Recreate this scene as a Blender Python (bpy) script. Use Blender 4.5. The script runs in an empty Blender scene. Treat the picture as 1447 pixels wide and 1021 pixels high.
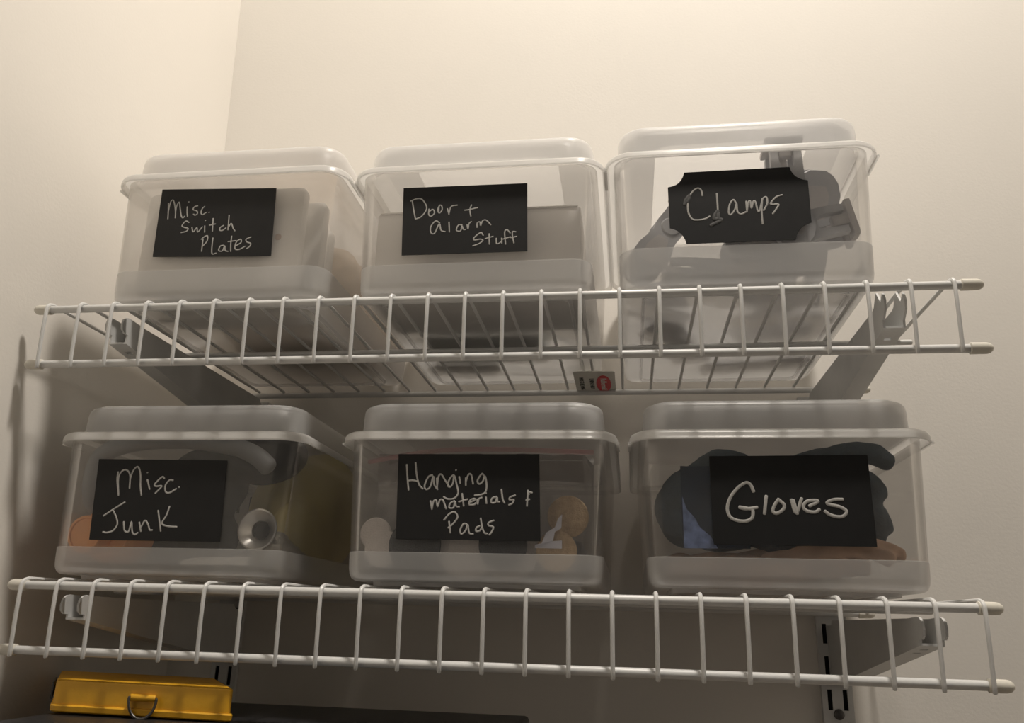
import bpy, bmesh, math, random
from math import sin, cos, pi, radians
from mathutils import Vector, Matrix

# ---------------------------------------------------------------- camera, world, lights, exposure
scn = bpy.context.scene
COL = scn.collection
MM = 0.001

cam_d = bpy.data.cameras.new('camera')
cam_d.sensor_width = 36.0
cam_d.lens = 36.0 * 1149.945 / 1447.0
cam_d.clip_start = 0.01
cam = bpy.data.objects.new('camera', cam_d)
cam.location = (0.41063, -0.49532, -0.20491)
cam.rotation_euler = (1.88044, -0.02756, 0.13871)
COL.objects.link(cam)
scn.camera = cam

world = bpy.data.worlds.new('world')
scn.world = world
world.use_nodes = True
world.node_tree.nodes['Background'].inputs[0].default_value = (1.0, 0.95, 0.89, 1)
world.node_tree.nodes['Background'].inputs[1].default_value = 0.05

lamp_d = bpy.data.lights.new('ceiling_lamp_light', 'AREA')
lamp_d.shape = 'DISK'
lamp_d.size = 0.14
lamp_d.energy = 19.0
lamp_d.color = (1.0, 0.925, 0.83)
lamp_light = bpy.data.objects.new('ceiling_lamp_light', lamp_d)
lamp_light.location = (0.60, -0.28, 1.30)
COL.objects.link(lamp_light)

scn.view_settings.view_transform = 'Standard'
scn.view_settings.look = 'None'
scn.view_settings.gamma = 1.0
scn.view_settings.use_curve_mapping = False
scn.view_settings.exposure = 0.0
scn.cycles.max_bounces = 10
scn.cycles.transparent_max_bounces = 32
scn.cycles.use_denoising = True

# ---------------------------------------------------------------- materials
def nodes_of(name):
    m = bpy.data.materials.new(name)
    m.use_nodes = True
    nt = m.node_tree
    return m, nt, nt.nodes['Principled BSDF']

def mat(name, color, rough=0.5, metal=0.0, noise=0.0, nscale=200.0, bump=0.0, bscale=300.0, spec=0.5):
    """opaque material with procedural colour variation and fine relief"""
    m, nt, b = nodes_of(name)
    b.inputs['Base Color'].default_value = (*color, 1)
    b.inputs['Roughness'].default_value = rough
    b.inputs['Metallic'].default_value = metal
    b.inputs['Specular IOR Level'].default_value = spec
    tc = nt.nodes.new('ShaderNodeTexCoord')
    if noise > 0:
        n = nt.nodes.new('ShaderNodeTexNoise'); n.inputs['Scale'].default_value = nscale
        n.inputs['Detail'].default_value = 4
        r = nt.nodes.new('ShaderNodeValToRGB')
        lo = [max(0, c * (1 - noise)) for c in color]; hi = [min(1, c * (1 + noise)) for c in color]
        r.color_ramp.elements[0].position = 0.3; r.color_ramp.elements[0].color = (*lo, 1)
        r.color_ramp.elements[1].position = 0.7; r.color_ramp.elements[1].color = (*hi, 1)
        nt.links.new(tc.outputs['Object'], n.inputs['Vector'])
        nt.links.new(n.outputs['Fac'], r.inputs['Fac'])
        nt.links.new(r.outputs['Color'], b.inputs['Base Color'])
    if bump > 0:
        n2 = nt.nodes.new('ShaderNodeTexNoise'); n2.inputs['Scale'].default_value = bscale
        n2.inputs['Detail'].default_value = 3
        bp = nt.nodes.new('ShaderNodeBump'); bp.inputs['Strength'].default_value = bump
        bp.inputs['Distance'].default_value = 0.0006
        nt.links.new(tc.outputs['Object'], n2.inputs['Vector'])
        nt.links.new(n2.outputs['Fac'], bp.inputs['Height'])
        nt.links.new(bp.outputs['Normal'], b.inputs['Normal'])
    return m

def plastic(name, alpha, color=(0.9, 0.88, 0.86), rough=0.25, gloss=0.5, cloud=0.0, trans=0.5):
    """translucent milky plastic: part clear, part light-scattering, glossy skin"""
    m = bpy.data.materials.new(name); m.use_nodes = True
    nt = m.node_tree; nt.nodes.clear()
    N = nt.nodes.new; L = nt.links.new
    out = N('ShaderNodeOutputMaterial')
    tr = N('ShaderNodeBsdfTransparent'); tr.inputs[0].default_value = (0.97, 0.965, 0.96, 1)
    di = N('ShaderNodeBsdfDiffuse'); di.inputs[0].default_value = (*color, 1)
    tl = N('ShaderNodeBsdfTranslucent'); tl.inputs[0].default_value = (*color, 1)
    gl = N('ShaderNodeBsdfGlossy'); gl.inputs['Roughness'].default_value = rough
    gl.inputs[0].default_value = (1, 1, 1, 1)
    m1 = N('ShaderNodeMixShader'); m1.inputs[0].default_value = trans
    L(di.outputs[0], m1.inputs[1]); L(tl.outputs[0], m1.inputs[2])
    m2 = N('ShaderNodeMixShader')
    tc = N('ShaderNodeTexCoord'); no = N('ShaderNodeTexNoise'); no.inputs['Scale'].default_value = 18
    no.inputs['Detail'].default_value = 5
    mr = N('ShaderNodeMapRange'); mr.inputs['To Min'].default_value = max(0, alpha - cloud)
    mr.inputs['To Max'].default_value = min(1, alpha + cloud)
    L(tc.outputs['Object'], no.inputs['Vector']); L(no.outputs['Fac'], mr.inputs['Value'])
    # grazing views pass through more plastic, so they look milkier
    lw = N('ShaderNodeLayerWeight'); lw.inputs['Blend'].default_value = 0.35
    ma = N('ShaderNodeMath'); ma.operation = 'MULTIPLY_ADD'; ma.use_clamp = True
    ma.inputs[1].default_value = 0.04 * (1 - alpha)
    L(lw.outputs['Facing'], ma.inputs[0]); L(mr.outputs['Result'], ma.inputs[2])
    L(ma.outputs[0], m2.inputs[0]); L(tr.outputs[0], m2.inputs[1]); L(m1.outputs[0], m2.inputs[2])
    m3 = N('ShaderNodeMixShader'); fr = N('ShaderNodeFresnel'); fr.inputs[0].default_value = 1.45
    mg = N('ShaderNodeMath'); mg.operation = 'MULTIPLY'; mg.inputs[1].default_value = gloss
    L(fr.outputs[0], mg.inputs[0]); L(mg.outputs[0], m3.inputs[0])
    L(m2.outputs[0], m3.inputs[1]); L(gl.outputs[0], m3.inputs[2]); L(m3.outputs[0], out.inputs[0])
    return m

M = dict(
    wall=mat('wall_paint', (0.80, 0.765, 0.71), 0.75, noise=0.025, nscale=3, bump=0.16, bscale=380),
    floor=mat('floor_boards', (0.32, 0.24, 0.17), 0.5, noise=0.2, nscale=20),
    ceiling=mat('ceiling_paint', (0.82, 0.80, 0.76), 0.8, noise=0.02, nscale=5),
    wire=mat('white_epoxy_wire', (0.73, 0.73, 0.72), 0.38, noise=0.02, nscale=60),
    cap=mat('ivory_vinyl', (0.74, 0.71, 0.63), 0.35, noise=0.03, nscale=80),
    steel=mat('white_painted_steel', (0.62, 0.62, 0.61), 0.4, noise=0.04, nscale=50, bump=0.1),
    dark=mat('painted_shade_black', (0.02, 0.02, 0.02), 0.9),  # near-black colour standing in for shade in the track slots and cone hole
    label=mat('black_vinyl_label', (0.012, 0.012, 0.0125), 0.62, noise=0.12, nscale=60, bump=0.08, spec=0.35),
    chalk=mat('chalk_ink', (0.50, 0.49, 0.47), 0.9, noise=0.12, nscale=900),
    smear=mat('smeared_chalk_ink', (0.12, 0.12, 0.12), 0.9, noise=0.3, nscale=900),
    yellow=mat('yellow_painted_metal', (0.80, 0.42, 0.02), 0.45, noise=0.08, nscale=70, bump=0.3, bscale=250),
    black=mat('black_plastic', (0.018, 0.018, 0.02), 0.4, noise=0.2, nscale=60, bump=0.3),
    ring=mat('dull_steel_ring', (0.10, 0.095, 0.09), 0.4, metal=0.6, noise=0.2),
    clamp=mat('grey_clamp_plastic', (0.62, 0.63, 0.66), 0.5, noise=0.06, nscale=60, bump=0.15),
    pad=mat('pale_grey_clamp_pad', (0.72, 0.70, 0.70), 0.5, noise=0.05, nscale=60),
    clampd=mat('dark_grey_clamp_recess', (0.10, 0.11, 0.13), 0.6, noise=0.1),
    whitep=mat('white_plate_plastic', (0.88, 0.85, 0.80), 0.35, noise=0.015, nscale=30),
    paper=mat('brown_paper', (0.58, 0.46, 0.34), 0.85, noise=0.25, nscale=25, bump=0.6, bscale=60),
    card=mat('white_cardboard', (0.88, 0.85, 0.81), 0.7, noise=0.03, nscale=40),
    green=mat('dark_green_card', (0.03, 0.07, 0.06), 0.6, noise=0.4, nscale=40),
    orange=mat('orange_plastic', (0.95, 0.40, 0.12), 0.4, noise=0.06, nscale=50),
    hose=mat('grey_rubber_hose', (0.27, 0.28, 0.29), 0.5, noise=0.15, nscale=60),
    blackc=mat('charcoal_cloth', (0.035, 0.036, 0.04), 0.9, noise=0.3, nscale=60, bump=0.5),
    olive=mat('pale_yellow_rubber', (0.82, 0.70, 0.27), 0.6, noise=0.12, nscale=14, bump=0.3, bscale=80),
    alu=mat('spun_aluminium', (0.75, 0.73, 0.70), 0.28, metal=0.9, noise=0.08, nscale=80),
    foil=mat('crumpled_foil', (0.45, 0.42, 0.36), 0.35, metal=0.5, noise=0.3, nscale=120, bump=1.0, bscale=120),
    felt=mat('white_felt', (0.80, 0.74, 0.70), 0.95, noise=0.06, nscale=300, bump=0.8, bscale=900),
    feltb=mat('charcoal_felt', (0.05, 0.052, 0.058), 0.95, noise=0.2, nscale=300, bump=0.8, bscale=900),
    feltt=mat('tan_felt', (0.62, 0.45, 0.28), 0.95, noise=0.18, nscale=260, bump=0.8, bscale=900),
    zipred=mat('red_zip_strip', (0.70, 0.22, 0.24), 0.4, noise=0.1),
    glove=mat('slate_blue_knit', (0.045, 0.068, 0.088), 0.9, noise=0.3, nscale=90, bump=0.8, bscale=700),
    gloveb=mat('tan_leather', (0.50, 0.31, 0.20), 0.75, noise=0.3, nscale=50, bump=0.6, bscale=160),
    packet=mat('dark_blue_packet', (0.015, 0.035, 0.07), 0.12, noise=0.3, nscale=40),
    bluefilm=mat('blue_tinted_film', (0.22, 0.30, 0.55), 0.15, noise=0.5, nscale=150, bump=0.8, bscale=150),
    film=mat('white_film_glint', (0.85, 0.85, 0.95), 0.15, noise=0.05),  # white carries the highlight on the film scrap
    tagc=mat('white_tag', (0.78, 0.76, 0.70), 0.5, noise=0.05),
    red=mat('red_tag_print', (0.75, 0.03, 0.05), 0.4, noise=0.05),
    ink=mat('black_tag_print', (0.03, 0.03, 0.03), 0.6),
    diffuser=mat('lamp_glass', (0.9, 0.88, 0.82), 0.4),
)
M['clear'] = plastic('clear_box_plastic', 0.07, (0.95, 0.94, 0.93), rough=0.15, gloss=0.5, cloud=0.015)
M['cloudy'] = plastic('cloudy_box_plastic', 0.20, (0.95, 0.93, 0.91), rough=0.2, gloss=0.5, cloud=0.04, trans=0.65)
M['frost'] = plastic('frosted_box_plastic', 0.42, (0.93, 0.93, 0.93), rough=0.4, gloss=0.4, cloud=0.03, trans=0.55)
M['lid'] = plastic('frosted_lid_plastic', 0.42, (0.97, 0.97, 0.97), rough=0.35, gloss=0.5, cloud=0.03, trans=0.5)
M['rim'] = plastic('frosted_rim_plastic', 0.80, (0.96, 0.95, 0.93), rough=0.3, gloss=0.7, trans=0.6)
M['zipf'] = plastic('red_zip_film', 0.22, (0.85, 0.25, 0.28), rough=0.2, gloss=0.4)
M['bag'] = plastic('clear_bag_film', 0.12, (0.9, 0.85, 0.88), rough=0.1, gloss=1.0, cloud=0.10)

# ---------------------------------------------------------------- mesh helpers (all coordinates in millimetres)
def new_bm(): return bmesh.new()

def link_mesh(name, bm, m, parent=None, origin=(0, 0, 0), smooth=True, angle=35):
    """origin: the millimetre point the thing's base sits at"""
    bmesh.ops.remove_doubles(bm, verts=bm.verts, dist=0.0005)
    bmesh.ops.recalc_face_normals(bm, faces=bm.faces)
    o0 = Vector(origin)
    for v in bm.verts: v.co = (v.co - o0) * MM
    me = bpy.data.meshes.new(name)
    bm.to_mesh(me); bm.free()
    if smooth:
        me.polygons.foreach_set('use_smooth', [True] * len(me.polygons))
        me.set_sharp_from_angle(angle=radians(angle))
    me.materials.append(m if not isinstance(m, str) else M[m])
    o = bpy.data.objects.new(name, me)
    COL.objects.link(o)
    if parent is not None: o.parent = parent
    else: o.location = o0 * MM
    return o

def thing(name, label, cat, loc, group=None):
    o = bpy.data.objects.new(name, None)
    COL.objects.link(o)
    o.location = Vector(loc) * MM
    o.empty_display_size = 0.02
    o['label'] = label; o['category'] = cat
    if group: o['group'] = group
    return o

def tag(o, label, cat, group=None):
    o['label'] = label; o['category'] = cat
    if group: o['group'] = group
    return o

def org(root): return Vector(root.location) / MM

def part(root, name, bm, m, **k):
    return link_mesh(name, bm, m, parent=root, origin=ORG[root.name], **k)

ORG = {}
def T(name, label, cat, loc, group=None):
    o = thing(name, label, cat, loc, group); ORG[o.name] = Vector(loc); return o
def P(root, name, bm, m, label=None, **k):
    o = part(root, name, bm, m, **k); ORG[o.name] = ORG[root.name]
    if label: o['label'] = label
    return o
def S(name, bm, m, **k):
    o = link_mesh(name, bm, m, origin=k.pop('origin', (0, 0, 0)), **k); o['kind'] = 'structure'; return o
def ONE(name, bm, m, label, cat, loc, group=None, **k):
    o = link_mesh(name, bm, m, origin=loc, **k); ORG[o.name] = Vector(loc); return tag(o, label, cat, group)

def box(bm, x0, x1, y0, y1, z0, z1, bevel=0.0, seg=2):
    vs = [bm.verts.new((x, y, z)) for x in (x0, x1) for y in (y0, y1) for z in (z0, z1)]
    fs = [(0, 1, 3, 2), (4, 6, 7, 5), (0, 4, 5, 1), (2, 3, 7, 6), (0, 2, 6, 4), (1, 5, 7, 3)]
    f = [bm.faces.new([vs[i] for i in q]) for q in fs]
    if bevel > 0:
        ed = list({e for q in f for e in q.edges})
        r = bmesh.ops.bevel(bm, geom=ed, offset=bevel, segments=seg, affect='EDGES', profile=0.5)
        return list({v for q in r['faces'] for v in q.verts} | {v for v in vs if v.is_valid})
    return vs

def loft(bm, loops, closed=True, cap0=False, cap1=False):
    rings = [[bm.verts.new(p) for p in lp] for lp in loops]
    n = len(rings[0])
    for a, b in zip(rings, rings[1:]):
        for i in range(n if closed else n - 1):
            j = (i + 1) % n
            try: bm.faces.new((a[i], a[j], b[j], b[i]))
            except ValueError: pass
    if cap0: bm.faces.new(rings[0][::-1])
    if cap1: bm.faces.new(rings[-1])
    return [v for r in rings for v in r]

def rrect(x0, x1, y0, y1, r, z, n=6):
    pts = []
    r = max(0.2, min(r, (x1 - x0) / 2 - .1, (y1 - y0) / 2 - .1))
    for cx, cy, a0 in ((x1 - r, y1 - r, 0), (x0 + r, y1 - r, 90), (x0 + r, y0 + r, 180), (x1 - r, y0 + r, 270)):
        for k in range(n + 1):
            a = radians(a0 + 90 * k / n)
            pts.append((cx + r * cos(a), cy + r * sin(a), z))
    return pts

def sweep(bm, pts, r, n=10, caps=True, squash=None, closed=False):
    """tube along points; r a number or list; round caps"""
    pts = [Vector(p) for p in pts]
    rr = r if isinstance(r, (list, tuple)) else [r] * len(pts)
    m = len(pts)
    tan = []
    for i in range(m):
        a = pts[i - 1] if (i > 0 or closed) else pts[0]
        b = pts[(i + 1) % m] if (i < m - 1 or closed) else pts[-1]
        tan.append((b - a).normalized())
    up = Vector((0, 0, 1)) if abs(tan[0].z) < 0.9 else Vector((0, 1, 0))
    u = tan[0].cross(up).normalized()
    loops = []
    def ring(c, t, u, rad):
        v = t.cross(u)
        s = squash or (1, 1)
        return [c + (u * cos(2 * pi * k / n) * s[0] + v * sin(2 * pi * k / n) * s[1]) * rad for k in range(n)]
    for i in range(m):
        t = tan[i]
        u = (u - t * u.dot(t)).normalized()
        if i == 0 and caps and not closed:
            for q in (0.05, 0.45, 0.8):
                loops.append(ring(pts[0] - t * rr[0] * math.sqrt(1 - q * q) * 0.6, t, u, rr[0] * q))
        loops.append(ring(pts[i], t, u, rr[i]))
        if i == m - 1 and caps and not closed:
            for q in (0.8, 0.45, 0.05):
                loops.append(ring(pts[-1] + t * rr[-1] * math.sqrt(1 - q * q) * 0.6, t, u, rr[-1] * q))
    if closed: loops.append([p.copy() for p in loops[0]])
    return loft(bm, loops, cap0=not closed, cap1=not closed)

def lathe(bm, prof, c, axis='z', n=28, caps=True):
    """prof: list of (radius, height); axis along z or y (towards -y)"""
    loops = []
    for r, h in prof:
        lp = []
        for k in range(n):
            a = 2 * pi * k / n
            if axis == 'z': lp.append((c[0] + r * cos(a), c[1] + r * sin(a), c[2] + h))
            elif axis == 'y': lp.append((c[0] + r * cos(a), c[1] - h, c[2] + r * sin(a)))
            else: lp.append((c[0] + h, c[1] + r * cos(a), c[2] + r * sin(a)))
        loops.append(lp)
    return loft(bm, loops, cap0=caps and prof[0][0] > 0.01, cap1=caps and prof[-1][0] > 0.01)

def prism(bm, poly, d0, d1, plane='xz'):
    """polygon extruded along the third axis from d0 to d1"""
    def f(p, d):
        if plane == 'xz': return (p[0], d, p[1])
        if plane == 'yz': return (d, p[0], p[1])
        return (p[0], p[1], d)
    a = [bm.verts.new(f(p, d0)) for p in poly]
    b = [bm.verts.new(f(p, d1)) for p in poly]
    n = len(poly)
    bm.faces.new(a); bm.faces.new(b[::-1])
    for i in range(n): bm.faces.new((a[i], b[i], b[(i + 1) % n], a[(i + 1) % n]))
    return a + b

def catmull(pts, k=5):
    if len(pts) < 3: return [tuple(p) for p in pts]
    P_ = [Vector(p) for p in pts]
    P_ = [P_[0] * 2 - P_[1]] + P_ + [P_[-1] * 2 - P_[-2]]
    out = []
    for i in range(1, len(P_) - 2):
        p0, p1, p2, p3 = P_[i - 1:i + 3]
        for j in range(k):
            t = j / k
            out.append(tuple(0.5 * ((2 * p1) + (p2 - p0) * t + (2 * p0 - 5 * p1 + 4 * p2 - p3) * t * t + (3 * p1 - p0 - 3 * p2 + p3) * t ** 3)))
    out.append(tuple(P_[-2]))
    return out

def xf(verts, mat4):
    for v in verts:
        if v.is_valid: v.co = mat4 @ v.co

def remeshed(bm, voxel, smooth=6, disp=0.0, dscale=30):
    """fuse overlapping closed shapes into one skin; returns a bmesh in millimetres"""
    me = bpy.data.meshes.new('tmp'); bmesh.ops.recalc_face_normals(bm, faces=bm.faces)
    bm.to_mesh(me); bm.free()
    o = bpy.data.objects.new('tmp', me); COL.objects.link(o)
    r = o.modifiers.new('r', 'REMESH'); r.mode = 'VOXEL'; r.voxel_size = voxel
    s = o.modifiers.new('s', 'SMOOTH'); s.iterations = smooth
    if disp:
        tx = bpy.data.textures.new('folds', 'CLOUDS'); tx.noise_scale = dscale
        d = o.modifiers.new('d', 'DISPLACE'); d.texture = tx; d.strength = disp; d.mid_level = 0.5
    dg = bpy.context.evaluated_depsgraph_get()
    e = o.evaluated_get(dg); m2 = e.to_mesh()
    out = bmesh.new(); out.from_mesh(m2); e.to_mesh_clear()
    bpy.data.objects.remove(o); bpy.data.meshes.remove(me)
    return out

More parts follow.
